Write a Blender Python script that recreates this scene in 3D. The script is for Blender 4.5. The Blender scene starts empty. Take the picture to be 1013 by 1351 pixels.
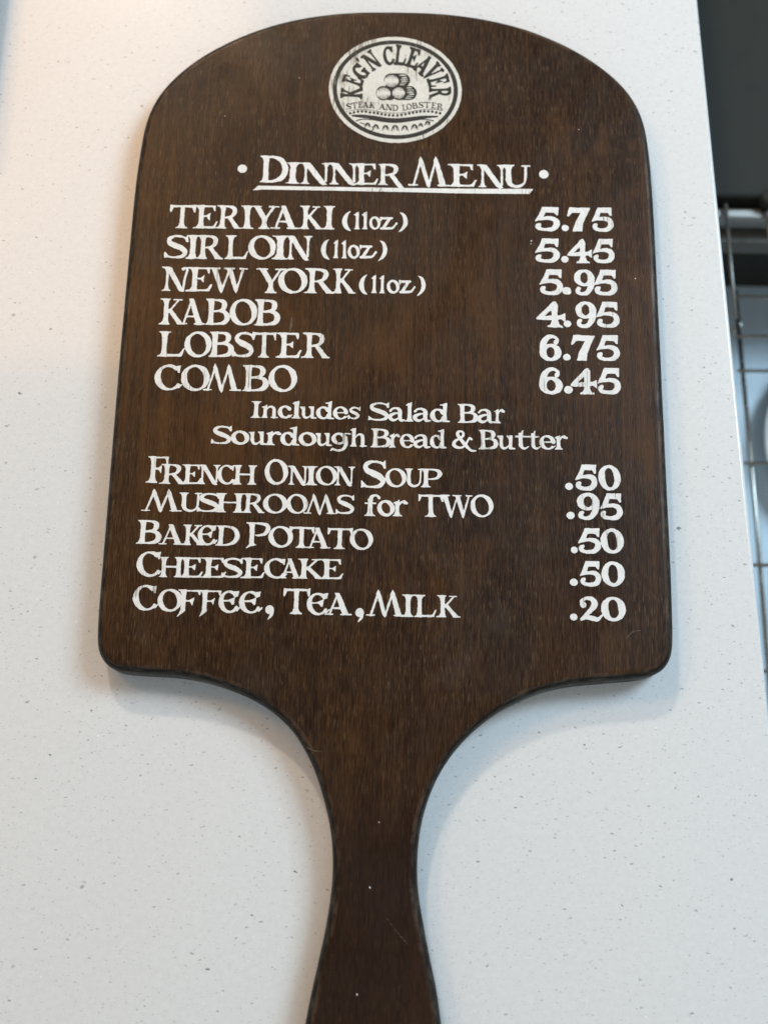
import bpy, bmesh, math, random
import numpy as np
from mathutils import Matrix, Vector
random.seed(7); np.random.seed(7)
R = math.radians
scene = bpy.context.scene
col = scene.collection

# ------------------------------------------------------------------- CAMERA
# x = across the counter, y = up the board, z = height above the counter (metres)
cam_data = bpy.data.cameras.new('camera'); cam = bpy.data.objects.new('camera', cam_data); col.objects.link(cam)
cam.matrix_world = Matrix(((0.999821, -0.018919, 0, -0.00206),
                           (0.018269, 0.965502, -0.259753, -0.08992),
                           (0.004914, 0.259707, 0.965675, 0.60583),
                           (0, 0, 0, 1)))
cam_data.sensor_fit = 'VERTICAL'; cam_data.sensor_height = 36; cam_data.lens = 36*1500/1351
cam_data.clip_start = .02; cam_data.clip_end = 50
cam_data.dof.use_dof = True; cam_data.dof.focus_distance = .615; cam_data.dof.aperture_fstop = 5.0
scene.camera = cam

# -------------------------------------------------------------------- LIGHT
world = bpy.data.worlds.new('World'); scene.world = world; world.use_nodes = True
bg = world.node_tree.nodes['Background']; bg.inputs[0].default_value = (1, .98, .94, 1); bg.inputs[1].default_value = .22
def area(name, loc, target, size, power, color, size_y=None):
    d = bpy.data.lights.new(name, 'AREA'); d.energy = power; d.color = color; d.size = size
    if size_y: d.shape = 'RECTANGLE'; d.size_y = size_y
    o = bpy.data.objects.new(name, d); col.objects.link(o); o.location = loc
    o.rotation_euler = (Vector(target)-Vector(loc)).to_track_quat('-Z', 'Y').to_euler(); return o
area('ceiling_lamp', (-.80, 2.75, 2.15), (0, .1, 0), .20, 31, (1, .91, .76))
area('warm_lamp', (-1.05, .80, 1.30), (-.05, .15, 0), .24, 3.4, (1, .58, .24))
area('added_warm_panel', (-.66, 1.24, 1.20), (-.66, 1.24, 0), .80, 8.6, (1, .50, .16), 1.19)  # unseen panel added for its warm reflection and cast on the counter
area('window_light', (1.20, .85, 1.35), (.1, .1, 0), .6, 29, (.59, .82, 1), .8)
area('cool_front_fill', (.1, -1.35, 1.75), (0, 0, 0), 1.3, 7, (.76, .91, 1), 1.3)  # unseen cool fill added on the camera's side to lift the shadows
scene.view_settings.view_transform = 'Standard'; scene.view_settings.look = 'None'
scene.view_settings.exposure = 0; scene.view_settings.gamma = 1
scene.render.engine = 'CYCLES'

# ---------------------------------------------------------------- MATERIALS
class NT:
    def __init__(s, name):
        s.m = bpy.data.materials.new(name); s.m.use_nodes = True; s.t = s.m.node_tree
        s.b = s.t.nodes['Principled BSDF']; s.tc = s.t.nodes.new('ShaderNodeTexCoord')
    def put(s, sock, v):
        if hasattr(v, 'is_output'): s.t.links.new(v, sock)
        elif isinstance(v, (tuple, list)) and len(v) == 3 and sock.type == 'RGBA': sock.default_value = (*v, 1)
        else: sock.default_value = v
    def coord(s, scale=(1, 1, 1), rot=(0, 0, 0), loc=(0, 0, 0), vec=None):
        n = s.t.nodes.new('ShaderNodeMapping'); s.t.links.new(vec or s.tc.outputs['Object'], n.inputs[0])
        n.inputs['Scale'].default_value = scale; n.inputs['Rotation'].default_value = rot; n.inputs['Location'].default_value = loc
        return n.outputs[0]
    def noise(s, vec, scale=1, detail=3, rough=.55, dist=0, color=False):
        n = s.t.nodes.new('ShaderNodeTexNoise'); s.t.links.new(vec, n.inputs['Vector'])
        n.inputs['Scale'].default_value = scale; n.inputs['Detail'].default_value = detail
        n.inputs['Roughness'].default_value = rough; n.inputs['Distortion'].default_value = dist
        return n.outputs['Color' if color else 'Fac']
    def ramp(s, f, a, b, lo=0., hi=1.):
        n = s.t.nodes.new('ShaderNodeMapRange'); n.interpolation_type = 'SMOOTHSTEP'
        s.put(n.inputs[0], f); s.put(n.inputs[1], a); s.put(n.inputs[2], b); n.inputs[3].default_value = lo; n.inputs[4].default_value = hi
        return n.outputs[0]
    def math(s, op, a, b=0., c=None):
        n = s.t.nodes.new('ShaderNodeMath'); n.operation = op; s.put(n.inputs[0], a); s.put(n.inputs[1], b)
        if c is not None: s.put(n.inputs[2], c)
        return n.outputs[0]
    def mix(s, f, a, b):
        n = s.t.nodes.new('ShaderNodeMix'); n.data_type = 'RGBA'; s.put(n.inputs[0], f); s.put(n.inputs[6], a); s.put(n.inputs[7], b)
        return n.outputs[2]
    def bump(s, h, strength=.3, dist=.0005):
        n = s.t.nodes.new('ShaderNodeBump'); n.inputs['Strength'].default_value = strength; n.inputs['Distance'].default_value = dist
        s.put(n.inputs['Height'], h); s.t.links.new(n.outputs[0], s.b.inputs['Normal'])
    def out(s, color, rough=.5, spec=.5, metal=0):
        s.put(s.b.inputs['Base Color'], color); s.put(s.b.inputs['Roughness'], rough)
        s.put(s.b.inputs['Specular IOR Level'], spec); s.put(s.b.inputs['Metallic'], metal); return s.m

def mat_wood():
    n = NT('dark_stained_wood')
    bend = n.t.nodes.new('ShaderNodeMixRGB'); bend.blend_type = 'ADD'; bend.inputs[0].default_value = .012
    n.t.links.new(n.tc.outputs['Object'], bend.inputs[1]); n.t.links.new(n.noise(n.coord((7, 2.2, 1)), 1, 2, .5, 0, True), bend.inputs[2])
    W = bend.outputs[0]                                                 # grain wanders gently
    big = n.noise(n.coord((9, 4, 1)), 1, 4, .6)                        # stain blotches
    big2 = n.noise(n.coord((22, 13, 1), loc=(3, 7, 0)), 1, 5, .65, .6)
    figure = n.noise(n.coord((75, 2.6, 1), vec=W), 1, 4, .6)            # long grain bands
    streak = n.noise(n.coord((420, 5, 1), vec=W), 1, 3, .6)             # long fine lines
    fine = n.noise(n.coord((2300, 95, 1), vec=W), 1, 2, .6)             # fibres
    pore = n.noise(n.coord((1900, 150, 1), loc=(5, 2, 0), vec=W), 1, 1, .5)
    pore2 = n.noise(n.coord((1600, 120, 1), loc=(15, 4, 0), vec=W), 1, 1, .5)
    c = n.mix(n.ramp(big, .34, .66), (.0165, .0060, .0023), (.046, .0195, .0066))
    c = n.mix(n.ramp(big2, .48, .68, 0, .8), c, (.074, .0310, .0080))
    c = n.mix(n.ramp(big2, .5, .32, 0, .55), c, (.027, .0185, .0120))
    c = n.mix(n.ramp(figure, .42, .66, 0, .6), c, (.018, .0068, .0027))
    c = n.mix(n.ramp(streak, .5, .70, 0, .45), c, (.080, .036, .0125))
    c = n.mix(n.ramp(streak, .48, .32, 0, .45), c, (.014, .0065, .0030))
    c = n.mix(n.ramp(fine, .48, .68, 0, .55), c, (.088, .044, .0175))
    c = n.mix(n.ramp(fine, .52, .34, 0, .65), c, (.0105, .0045, .0020))
    c = n.mix(n.math('MULTIPLY', n.ramp(pore, .57, .74, 0, .5), n.ramp(n.noise(n.coord((60, 28, 1), loc=(1, 5, 0)), 1, 4, .7), .38, .62, .12, 1)), c, (.19, .115, .055))
    c = n.mix(n.ramp(pore2, .60, .72, 0, .55), c, (.008, .0045, .0027))
    # glare haze painted into the colour as a pale film, in cloudy patches
    veil = n.noise(n.coord((16, 10, 1), loc=(8, 3, 0)), 1, 5, .7, .8)
    c = n.mix(n.ramp(veil, .54, .76, 0, .20), c, (.080, .066, .055))
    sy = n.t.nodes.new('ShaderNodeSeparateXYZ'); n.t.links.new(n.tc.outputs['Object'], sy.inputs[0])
    mid_band = n.math('ADD', sy.outputs[1], n.math('MULTIPLY', n.math('SUBTRACT', big, .5), .30))        # warmer brown band across the middle
    c = n.mix(n.math('MULTIPLY', n.math('MULTIPLY', n.ramp(mid_band, .04, .15), n.ramp(mid_band, .30, .20)), n.ramp(n.math('ADD', n.math('MULTIPLY', streak, .5), n.math('MULTIPLY', big2, .5)), .38, .62, .0, .55)), c, (.080, .033, .0085))
    grip = n.math('ADD', sy.outputs[1], n.math('MULTIPLY', n.math('SUBTRACT', big2, .5), .12))   # darker and redder down the handle
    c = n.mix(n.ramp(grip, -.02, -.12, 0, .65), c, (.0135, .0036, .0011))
    # rubbed arris and near black sawn sides
    g = n.t.nodes.new('ShaderNodeNewGeometry'); sp = n.t.nodes.new('ShaderNodeSeparateXYZ'); n.t.links.new(g.outputs['Normal'], sp.inputs[0])
    nz = sp.outputs[2]
    rub = n.noise(n.coord((90, 60, 90)), 1, 4, .7)
    side = n.mix(n.ramp(n.noise(n.coord((150, 150, 900)), 1, 3), .4, .7), (.013, .011, .0085), (.052, .047, .039))
    arris = n.math('MULTIPLY', n.math('MULTIPLY', n.ramp(nz, .9995, .985), n.ramp(nz, .80, .93)), n.ramp(rub, .45, .65, .0, .45))
    c = n.mix(n.ramp(nz, .965, .86), c, side)
    c = n.mix(arris, c, (.12, .075, .045))
    smear = n.noise(n.coord((11, 8, 1), loc=(2, 1, 0)), 1, 5, .7, 1.2)
    r = n.math('ADD', n.ramp(smear, .35, .65, .33, .52), n.ramp(fine, .3, .7, -.06, .06))
    n.bump(n.math('ADD', n.math('MULTIPLY', fine, .6), n.math('MULTIPLY', pore2, -.8)), .35, .00025)
    return n.out(c, r, .20)

def mat_paint(name, tint, wear=.5):
    n = NT(name)
    fib = n.noise(n.coord((1300, 60, 1)), 1, 2, .6); patch = n.noise(n.coord((45, 32, 1), loc=(4, 9, 0)), 1, 4, .6)
    brush = n.noise(n.coord((420, 300, 1)), 1, 3, .6)
    c = n.mix(n.ramp(n.math('ADD', n.math('MULTIPLY', brush, .6), n.math('MULTIPLY', patch, .4)), .36, .64), tint, tuple(v*k for v, k in zip(tint, (.87, .86, .84))))
    edge = n.math('ADD', n.ramp(patch, .62, .42, .0, .17*wear), .0)
    thr = n.math('SUBTRACT', .73, n.math('ADD', n.ramp(patch, .45, .72, 0, .20*wear), 0))
    f = n.ramp(n.math('SUBTRACT', fib, thr), -.05, .06, 0, .8)
    c = n.mix(f, c, (.16, .12, .085))
    n.bump(n.math('ADD', brush, n.math('MULTIPLY', fib, .7)), .5, .0002)
    return n.out(c, .55, .35)

def mat_quartz():
    n = NT('speckled_white_quartz')
    wob = n.t.nodes.new('ShaderNodeMixRGB'); wob.blend_type = 'ADD'; wob.inputs[0].default_value = .0026
    n.t.links.new(n.tc.outputs['Object'], wob.inputs[1]); n.t.links.new(n.noise(n.coord((330, 330, 330)), 1, 2, .6, 0, True), wob.inputs[2])
    base = n.mix(n.ramp(n.noise(n.coord((300, 300, 300)), 1, 4, .7), .3, .7), (.79, .79, .785), (.745, .745, .74))
    def flecks(scale, stretch, ang, keep, r0, r1, color, amt, off, c):
        v = n.t.nodes.new('ShaderNodeTexVoronoi'); v.feature = 'F1'; v.inputs['Scale'].default_value = scale
        v.voronoi_dimensions = '2D'
        n.t.links.new(n.coord((1, stretch, 1), (0, 0, R(ang)), (off, off*.7, 0), vec=wob.outputs[0]), v.inputs['Vector'])
        s = n.t.nodes.new('ShaderNodeSeparateColor'); n.t.links.new(v.outputs['Color'], s.inputs[0])
        rad = n.ramp(s.outputs[0], keep, 1.0, 0, 1)
        rad = n.math('MULTIPLY_ADD', n.math('POWER', rad, 2.0), r1-r0, r0)
        on = n.math('GREATER_THAN', s.outputs[0], keep)
        f = n.math('MULTIPLY', n.ramp(n.math('DIVIDE', v.outputs['Distance'], rad), 1.1, .55, 0, 1), on)
        f = n.math('MULTIPLY', f, n.ramp(s.outputs[1], 0, 1, amt*.35, amt))
        return n.mix(f, c, color)
    c = base
    c = flecks(460, 1.6, 10, .62, .09, .22, (.45, .44, .42), .40, 9, c)
    c = flecks(230, 2.4, 15, .70, .06, .18, (.38, .37, .35), .60, 1, c)
    c = flecks(240, 2.7, -55, .74, .06, .17, (.38, .37, .35), .60, 3, c)
    c = flecks(120, 2.2, 30, .78, .045, .125, (.30, .29, .28), .75, 5, c)
    c = flecks(105, 2.4, -30, .84, .045, .12, (.23, .225, .22), .8, 7, c)
    c = flecks(70, 1.5, 75, .955, .05, .10, (.15, .145, .14), .85, 13, c)
    c = flecks(170, 1.3, 60, .93, .05, .11, (.95, .95, .95), 1, 11, c)
    n.bump(n.noise(n.coord((40, 40, 40)), 1, 2), .02, .0005)
    return n.out(c, n.ramp(n.noise(n.coord((9, 9, 9)), 1, 3), .3, .7, .10, .15), .5)

def mat_plain(name, color, rough=.5, spec=.5, metal=0, var=.15, scale=60):
    n = NT(name)
    f = n.noise(n.coord((scale, scale, scale)), 1, 4, .6)
    c = n.mix(f, tuple(v*(1-var) for v in color), tuple(min(1, v*(1+var)) for v in color))
    return n.out(c, n.ramp(f, .3, .7, max(.02, rough-.06), rough+.06), spec, metal)

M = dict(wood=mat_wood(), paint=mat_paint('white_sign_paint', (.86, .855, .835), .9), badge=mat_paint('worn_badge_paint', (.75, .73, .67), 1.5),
         quartz=mat_quartz(), chrome=mat_plain('chrome_wire', (.46, .45, .41), .25, .5, 1),
         black=mat_plain('black_enamel', (.032, .032, .027), .6, .15, 0, .25), rail=mat_plain('brushed_steel_rail', (.30, .29, .27), .45, .5, 1),
         shelf=mat_plain('pale_blue_shelf', (.56, .68, .76), .35, .5), plate=mat_plain('white_glazed_china', (.82, .84, .84), .12, .5, 0, .03),
         slate=mat_plain('dark_slate_plastic', (.030, .028, .025), .8, .03))
def mat_ink():
    n = NT('black_badge_ink')
    fib = n.noise(n.coord((1300, 70, 1)), 1, 2, .6); patch = n.noise(n.coord((90, 60, 1)), 1, 3, .6)
    c = n.mix(n.ramp(n.math('ADD', fib, n.ramp(patch, .3, .7, -.09, .05)), .64, .76, 0, .7), (.020, .020, .016), (.42, .40, .35))
    return n.out(c, .55, .35)
M['ink'] = mat_ink()

# ------------------------------------------------------------------ HELPERS
def link(name, mesh, mat, parent=None, smooth=False):
    mesh.materials.append(mat)
    o = bpy.data.objects.new(name, mesh); col.objects.link(o); o.parent = parent
    if smooth:
        for p in mesh.polygons: p.use_smooth = True
    return o
def empty(name, loc=(0, 0, 0)):
    o = bpy.data.objects.new(name, None); o.location = loc; o.empty_display_size = .05; col.objects.link(o); return o
def tag(o, label=None, category=None, group=None, kind=None):
    for k, v in (('label', label), ('category', category), ('group', group), ('kind', kind)):
        if v: o[k] = v
    return o
def bm_mesh(bm, name):
    me = bpy.data.meshes.new(name); bm.normal_update(); bm.to_mesh(me); bm.free(); return me
def catmull(p, n=6):
    q = []; m = len(p)
    for i in range(m-1):
        a, b, c, d = (np.array(p[j], float) for j in (max(i-1, 0), i, i+1, min(i+2, m-1)))
        for k in range(n):
            u = k/n; q.append(.5*(2*b+(c-a)*u+(2*a-5*b+4*c-d)*u*u+(3*b-a-3*c+d)*u**3))
    q.append(np.array(p[-1], float)); return q
def slab(outline, z0, z1, r_top, r_bot, name, steps=6):
    """closed outline (counter-clockwise, metres) as a slab with rounded top and bottom edges"""
    p = np.array(outline); n = len(p)
    t = np.roll(p, -1, 0)-np.roll(p, 1, 0); t /= np.linalg.norm(t, axis=1)[:, None]
    nrm = np.stack([t[:, 1], -t[:, 0]], 1)                     # outward
    prof = []
    for k in range(steps+1):
        a = math.pi/2*k/steps; prof.append((r_bot*(1-math.sin(a)), z0+r_bot*(1-math.cos(a))))
    for k in range(steps+1):
        a = math.pi/2*k/steps; prof.append((r_top*(1-math.cos(a)), z1-r_top*(1-math.sin(a))))
    verts = []; faces = []
    for d, z in prof:
        q = p-nrm*d; verts += [(x, y, z) for x, y in q]
    m = len(prof)
    for k in range(m-1):
        for i in range(n):
            j = (i+1) % n; faces.append((k*n+i, k*n+j, (k+1)*n+j, (k+1)*n+i))
    faces.append(tuple(range((m-1)*n, m*n))); faces.append(tuple(reversed(range(n))))
    me = bpy.data.meshes.new(name); me.from_pydata(verts, [], faces); me.update()
    for f in me.polygons: f.use_smooth = len(f.vertices) == 4
    return me
def tube(points, r, name, seg=10):
    pts = [Vector(p) for p in points]; verts = []; faces = []
    for i, p in enumerate(pts):
        t = (pts[min(i+1, len(pts)-1)]-pts[max(i-1, 0)]).normalized()
        a = t.orthogonal().normalized(); b = t.cross(a)
        if i and prev is not None:
            a = (prev-t*prev.dot(t)).normalized(); b = t.cross(a)
        prev = a
        verts += [tuple(p+(a*math.cos(2*math.pi*k/seg)+b*math.sin(2*math.pi*k/seg))*r) for k in range(seg)]
    for i in range(len(pts)-1):
        for k in range(seg):
            l = (k+1) % seg; faces.append((i*seg+k, i*seg+l, (i+1)*seg+l, (i+1)*seg+k))
    faces.append(tuple(reversed(range(seg)))); faces.append(tuple(range((len(pts)-1)*seg, len(pts)*seg)))
    me = bpy.data.meshes.new(name); me.from_pydata(verts, [], faces); me.update()
    for f in me.polygons: f.use_smooth = len(f.vertices) == 4
    return me
prev = None
def box(x0, x1, y0, y1, z0, z1, name, bev=.003, seg=3):
    bm = bmesh.new(); bmesh.ops.create_cube(bm, size=1)
    bmesh.ops.scale(bm, vec=(x1-x0, y1-y0, z1-z0), verts=bm.verts); bmesh.ops.translate(bm, vec=((x0+x1)/2, (y0+y1)/2, (z0+z1)/2), verts=bm.verts)
    if bev: bmesh.ops.bevel(bm, geom=bm.edges[:], offset=bev, segments=seg, affect='EDGES', profile=.5)
    return bm_mesh(bm, name)

# ---------------------------------------------------------------- LETTERING
# every glyph is a hand-drawn set of brush strokes (capital height = 1), joined
# as a smooth distance field and traced to a polygon outline
def ST(x, y0=0, y1=1, w=.2, l0=.1, r0=.1, l1=.1, r1=.1, t=.05):
    h = w/2; m = (y0+y1)/2
    out = [('P', [(x-h, y0), (x+h, y0), (x+h*.9, m), (x+h, y1), (x-h, y1), (x-h*.9, m)])]
    for l, r, y, s in ((l0, r0, y0, 1), (l1, r1, y1, -1)):
        if l is None: continue
        a = [(x-h-l, y-.005*s), (x+h+r, y-.005*s), (x+h+r-.01, y+t*.6*s), (x+h+r*.35, y+t*1.3*s), (x+h*.95, y+.2*s), (x-h*.95, y+.2*s), (x-h-l*.35, y+t*1.3*s), (x-h-l+.01, y+t*.6*s)]
        out.append(('P', a))
    return out
def DG(x0, y0, x1, y1, w0, w1=None):
    w1 = w0 if w1 is None else w1
    return [('P', [(x0-w0/2, y0), (x0+w0/2, y0), (x1+w1/2, y1), (x1-w1/2, y1)])]
def PL(*p): return [('P', list(p))]
def SK(p, smooth=1):
    if not smooth or len(p) < 3: return [('S', list(p))]
    q = []; n = len(p)
    for i in range(n-1):
        a, b, c, d = p[max(i-1, 0)], p[i], p[i+1], p[min(i+2, n-1)]
        for k in range(7):
            u = k/7
            q.append(tuple(.5*(2*b[j]+(c[j]-a[j])*u+(2*a[j]-5*b[j]+4*c[j]-d[j])*u*u+(3*b[j]-a[j]-3*c[j]+d[j])*u**3) for j in range(3)))
    q.append(p[-1]); return [('S', q)]
def BW(cx, cy, rx, ry, a0, a1, wk=.22, wn=.075, st=12):
    q = []; n = max(8, int(abs(a1-a0)/6))
    for i in range(n+1):
        a = a0+(a1-a0)*i/n
        w = wn+(wk-wn)*abs(math.cos(math.radians(a-st)))**1.6
        q.append((cx+(rx-w/2)*math.cos(math.radians(a)), cy+(ry-w/2)*math.sin(math.radians(a)), w))
    return [('S', q)]
def DOT(x, y, r): return [('S', [(x, y, 2*r), (x+.001, y, 2*r)])]
GL = {}
GL['A'] = DG(.17, 0, .5, .98, .085)+DG(.86, 0, .47, 1, .26, .2)+SK([(.27, .31, .07), (.75, .31, .07)])+SK([(.0, .03, .05), (.33, .03, .05)])+SK([(.66, .03, .05), (1.08, .03, .05)])
GL['B'] = ST(.23, l0=.12, r0=0, l1=.12, r1=0)+SK([(.2, .96, .07), (.5, .96, .085), (.7, .89, .16), (.74, .75, .2), (.66, .6, .13), (.45, .53, .075), (.3, .53, .06)])+SK([(.3, .53, .06), (.55, .54, .08), (.78, .47, .16), (.86, .29, .22), (.77, .11, .17), (.5, .04, .085), (.2, .035, .07)])
GL['C'] = BW(.53, .5, .53, .51, 58, 318, .23, .08, 14)+PL((.78, .97), (.93, .98), (.9, .7), (.84, .7), (.8, .86))+SK([(.9, .13, .08), (1.0, .23, .05)])
GL['D'] = ST(.23, l0=.12, r0=0, l1=.12, r1=0)+SK([(.2, .96, .07), (.5, .96, .09), (.8, .84, .17), (.95, .52, .22), (.82, .18, .18), (.5, .04, .09), (.2, .035, .07)])
GL['E'] = ST(.35, l0=.22, r0=0, l1=.2, r1=0)+SK([(.2, .96, .07), (.84, .965, .065)])+PL((.72, .98), (.9, 1), (.9, .74), (.84, .76), (.8, .9))+SK([(.36, .53, .06), (.64, .53, .06)])+PL((.54, .54), (.71, .68), (.69, .36), (.61, .44))+SK([(.3, .04, .075), (.8, .045, .08)])+PL((.66, .01), (.92, .01), (1.02, .3), (.96, .3), (.86, .12))
GL['F'] = ST(.31, l0=.18, r0=.1, l1=.14, r1=0)+SK([(.2, .96, .07), (.86, .965, .065)])+PL((.74, .98), (.94, 1), (.92, .72), (.86, .74), (.82, .9))+SK([(.3, .53, .06), (.6, .53, .06)])+PL((.5, .54), (.68, .69), (.66, .34), (.58, .44))
GL['f2'] = ST(.3, .02, 1, .19, l0=None, l1=.14, r1=0)+PL((.2, .06), (.4, .1), (.34, -.02), (.1, -.22), (.16, -.1))+SK([(.24, .96, .07), (.9, .96, .065)])+PL((.78, .98), (.98, 1), (.94, .76), (.9, .78), (.86, .9))+SK([(.3, .5, .06), (.62, .5, .06)])+PL((.52, .51), (.72, .66), (.66, .3), (.6, .42))
GL['G'] = BW(.53, .5, .53, .51, 52, 300, .26, .1, 8)+PL((.78, .98), (.95, .98), (.95, .68), (.88, .68), (.8, .86))+ST(.82, .02, .45, .22, l0=None, l1=.12, r1=.1)
GL['H'] = ST(.23, l0=.12, r0=.1, l1=.12, r1=.1)+ST(.92, l0=.1, r0=.12, l1=.1, r1=.12)+SK([(.25, .52, .08), (.9, .52, .08)])
GL['I'] = ST(.25, l0=.14, r0=.14, l1=.14, r1=.14)
GL['K'] = ST(.34, l0=.21, r0=.08, l1=.17, r1=.08)+DG(.42, .44, .88, .97, .11, .1)+SK([(.66, .965, .05), (1.0, .965, .05)])+DG(1.0, 0, .46, .6, .26, .2)+SK([(.84, .03, .05), (1.16, .02, .04)])
GL['L'] = ST(.25, l0=.14, r0=0, l1=.14, r1=.14)+SK([(.2, .045, .085), (.8, .05, .09)])+PL((.66, .01), (.93, .01), (1.04, .34), (.98, .33), (.86, .13))
GL['M'] = DG(.17, 0, .47, .94, .085)+PL((.38, .9), (.45, 1.06), (.54, .92), (.84, .02), (.77, -.07), (.69, .02))+DG(.77, .0, 1.06, .94, .09)+PL((.98, .9), (1.05, 1.05), (1.14, .92), (1.46, 0), (1.22, 0))+SK([(0, .03, .05), (.33, .03, .05)])+SK([(1.14, .03, .05), (1.6, .03, .05)])
GL['N'] = ST(.17, w=.1, l0=.13, r0=.12, l1=.2, r1=0)+PL((.06, 1), (.32, 1), (1.0, -.03), (.84, -.05), (.72, .02))+ST(.94, .1, 1, .09, l0=None, l1=.16, r1=.14)
GL['n2'] = ST(.16, w=.11, l0=.14, r0=.12, l1=.2, r1=0)+PL((.05, 1), (.3, 1), (.9, 0), (.82, -.02), (.7, 0))+SK([(.86, .04, .09), (.9, .5, .1), (.98, .88, .09), (.92, .98, .09), (.8, .93, .13)])
GL['O'] = BW(.6, .5, .6, .52, 0, 360, .25, .085, 14)
GL['P'] = ST(.27, -.02, 1, l0=None, l1=.13, r1=0)+PL((.15, .03), (.38, .08), (.48, .02), (.3, 0), (.05, -.12), (.12, -.02))+SK([(.25, .96, .07), (.6, .96, .085), (.86, .88, .17), (.9, .7, .19), (.76, .5, .12), (.5, .44, .075), (.42, .45, .05)])
GL['p2'] = ST(.24, 0, 1, l0=.13, r0=.14, l1=.13, r1=0)+SK([(.2, .96, .07), (.55, .96, .085), (.8, .88, .17), (.85, .7, .2), (.72, .5, .12), (.46, .44, .075), (.36, .45, .05)])
GL['R'] = ST(.35, l0=.22, r0=.1, l1=.18, r1=0)+SK([(.3, .96, .07), (.62, .96, .085), (.84, .88, .17), (.88, .72, .19), (.76, .54, .12), (.52, .48, .075), (.38, .48, .06)])+DG(1.05, 0, .63, .52, .27, .2)+SK([(.93, .03, .05), (1.2, .02, .04)])
GL['r2'] = ST(.24, l0=.13, r0=.14, l1=.13, r1=0)+SK([(.2, .96, .07), (.55, .96, .085), (.8, .88, .17), (.84, .72, .19), (.72, .54, .12), (.45, .48, .075), (.3, .48, .06)])+PL((.5, .5), (.72, .52), (1.3, -.22), (1.06, -.24), (.86, .02))
GL['S'] = SK([(.86, .76, .05), (.84, .86, .08), (.62, .95, .085), (.36, .95, .1), (.17, .83, .16), (.2, .66, .19), (.44, .54, .23), (.68, .43, .22), (.83, .27, .18), (.72, .1, .14), (.45, .05, .085), (.2, .07, .08), (.06, .17, .06)])+PL((.76, .88), (.9, 1.02), (.92, .72), (.85, .72))+PL((0, .02), (.2, .05), (.16, .13), (.03, .27), (.01, .26))
GL['T'] = ST(.56, l0=.16, r0=.16, l1=None)+SK([(.06, .955, .085), (1.06, .955, .085)])+PL((.0, 1.03), (.1, .99), (.26, .97), (.14, .9), (.06, .7), (.0, .7))+PL((1.02, .99), (1.14, 1.03), (1.13, .7), (1.07, .7), (1.0, .9), (.88, .97))
GL['U'] = ST(.24, .3, 1, .21, l0=None, l1=.14, r1=.12)+SK([(.24, .36, .21), (.3, .16, .17), (.52, .05, .12), (.76, .12, .1), (.88, .34, .09), (.9, .95, .095)])+SK([(.76, .97, .05), (1.06, .97, .05)])
GL['W'] = PL((.1, .97), (.34, .97), (.62, .1), (.56, -.08), (.48, .02))+DG(.55, .02, .88, .97, .09)+PL((.74, .97), (.98, .97), (1.24, .1), (1.18, -.08), (1.1, .02))+DG(1.17, .02, 1.46, .97, .09)+SK([(0, .97, .06), (.45, .97, .06)])+SK([(.64, .97, .06), (1.06, .97, .06)])+SK([(1.32, .97, .06), (1.62, .97, .06)])
GL['Y'] = ST(.58, 0, .46, .2, l0=.14, r0=.14, l1=None)+PL((.08, 1), (.33, 1), (.68, .45), (.66, .3), (.5, .36))+DG(.62, .42, .95, .97, .1)+SK([(0, .965, .055), (.42, .965, .055)])+SK([(.76, .965, .055), (1.15, .965, .055)])
GL['e3'] = BW(.53, .5, .53, .51, 50, 322, .24, .085, 14)+PL((.76, .97), (.98, 1.0), (.93, .74), (.87, .76), (.82, .88))+SK([(.92, .12, .09), (1.06, .26, .05)])+SK([(.2, .54, .06), (.55, .55, .07)])+PL((.46, .57), (.78, .72), (.74, .38), (.66, .38), (.58, .5))
# lower case, x-height .74
X = .74
GL['a'] = SK([(.14, .56, .12), (.26, .68, .1), (.48, .7, .12), (.64, .56, .2), (.65, .2, .2), (.72, .05, .13), (.9, .06, .07)])+SK([(.6, .44, .06), (.4, .42, .1), (.16, .3, .18), (.16, .14, .18), (.34, .05, .12), (.6, .18, .06)])
GL['c'] = BW(.42, .37, .42, .39, 50, 310, .25, .11, 12)+DOT(.66, .56, .1)+SK([(.68, .09, .1), (.8, .2, .05)])
GL['d'] = BW(.42, .36, .42, .38, 40, 330, .25, .1, 12)+ST(.78, .0, 1.02, .21, l0=None, l1=None)+PL((.5, .97), (.7, 1.0), (.88, 1.08), (.88, .9), (.66, .9), (.52, .92))+SK([(.8, .06, .12), (1.02, .03, .07)])
GL['e'] = BW(.43, .37, .43, .39, 8, 312, .23, .085, 12)+SK([(.2, .38, .06), (.8, .40, .065)])+SK([(.68, .09, .08), (.82, .18, .05)])
GL['f'] = ST(.26, 0, .8, .22, l0=.14, r0=.14, l1=None)+SK([(.26, .74, .22), (.32, .92, .16), (.5, .99, .1), (.62, .92, .12), (.66, .86, .12)])+SK([(.04, .6, .07), (.5, .6, .07)])
GL['g'] = BW(.4, .43, .4, .33, 0, 360, .22, .1, 12)+SK([(.55, .66, .08), (.76, .72, .08), (.96, .7, .06)])+SK([(.74, .5, .17), (.76, .14, .18), (.66, -.12, .15), (.44, -.23, .11), (.2, -.2, .1), (.08, -.15, .09), (.0, -.24, .06)])
GL['h'] = ST(.22, 0, 1, .21, l0=.1, r0=.08, l1=None)+PL((.0, .92), (.18, .98), (.32, 1.06), (.32, .86), (.1, .86))+SK([(.3, .5, .07), (.5, .68, .1), (.7, .6, .18), (.74, .3, .21), (.74, .06, .2)])+SK([(.6, .03, .06), (.96, .03, .06)])
GL['l'] = ST(.24, 0, 1.0, .22, l0=.12, r0=.12, l1=None)+PL((.02, .9), (.2, .98), (.35, 1.07), (.35, .86), (.12, .85))
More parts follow.
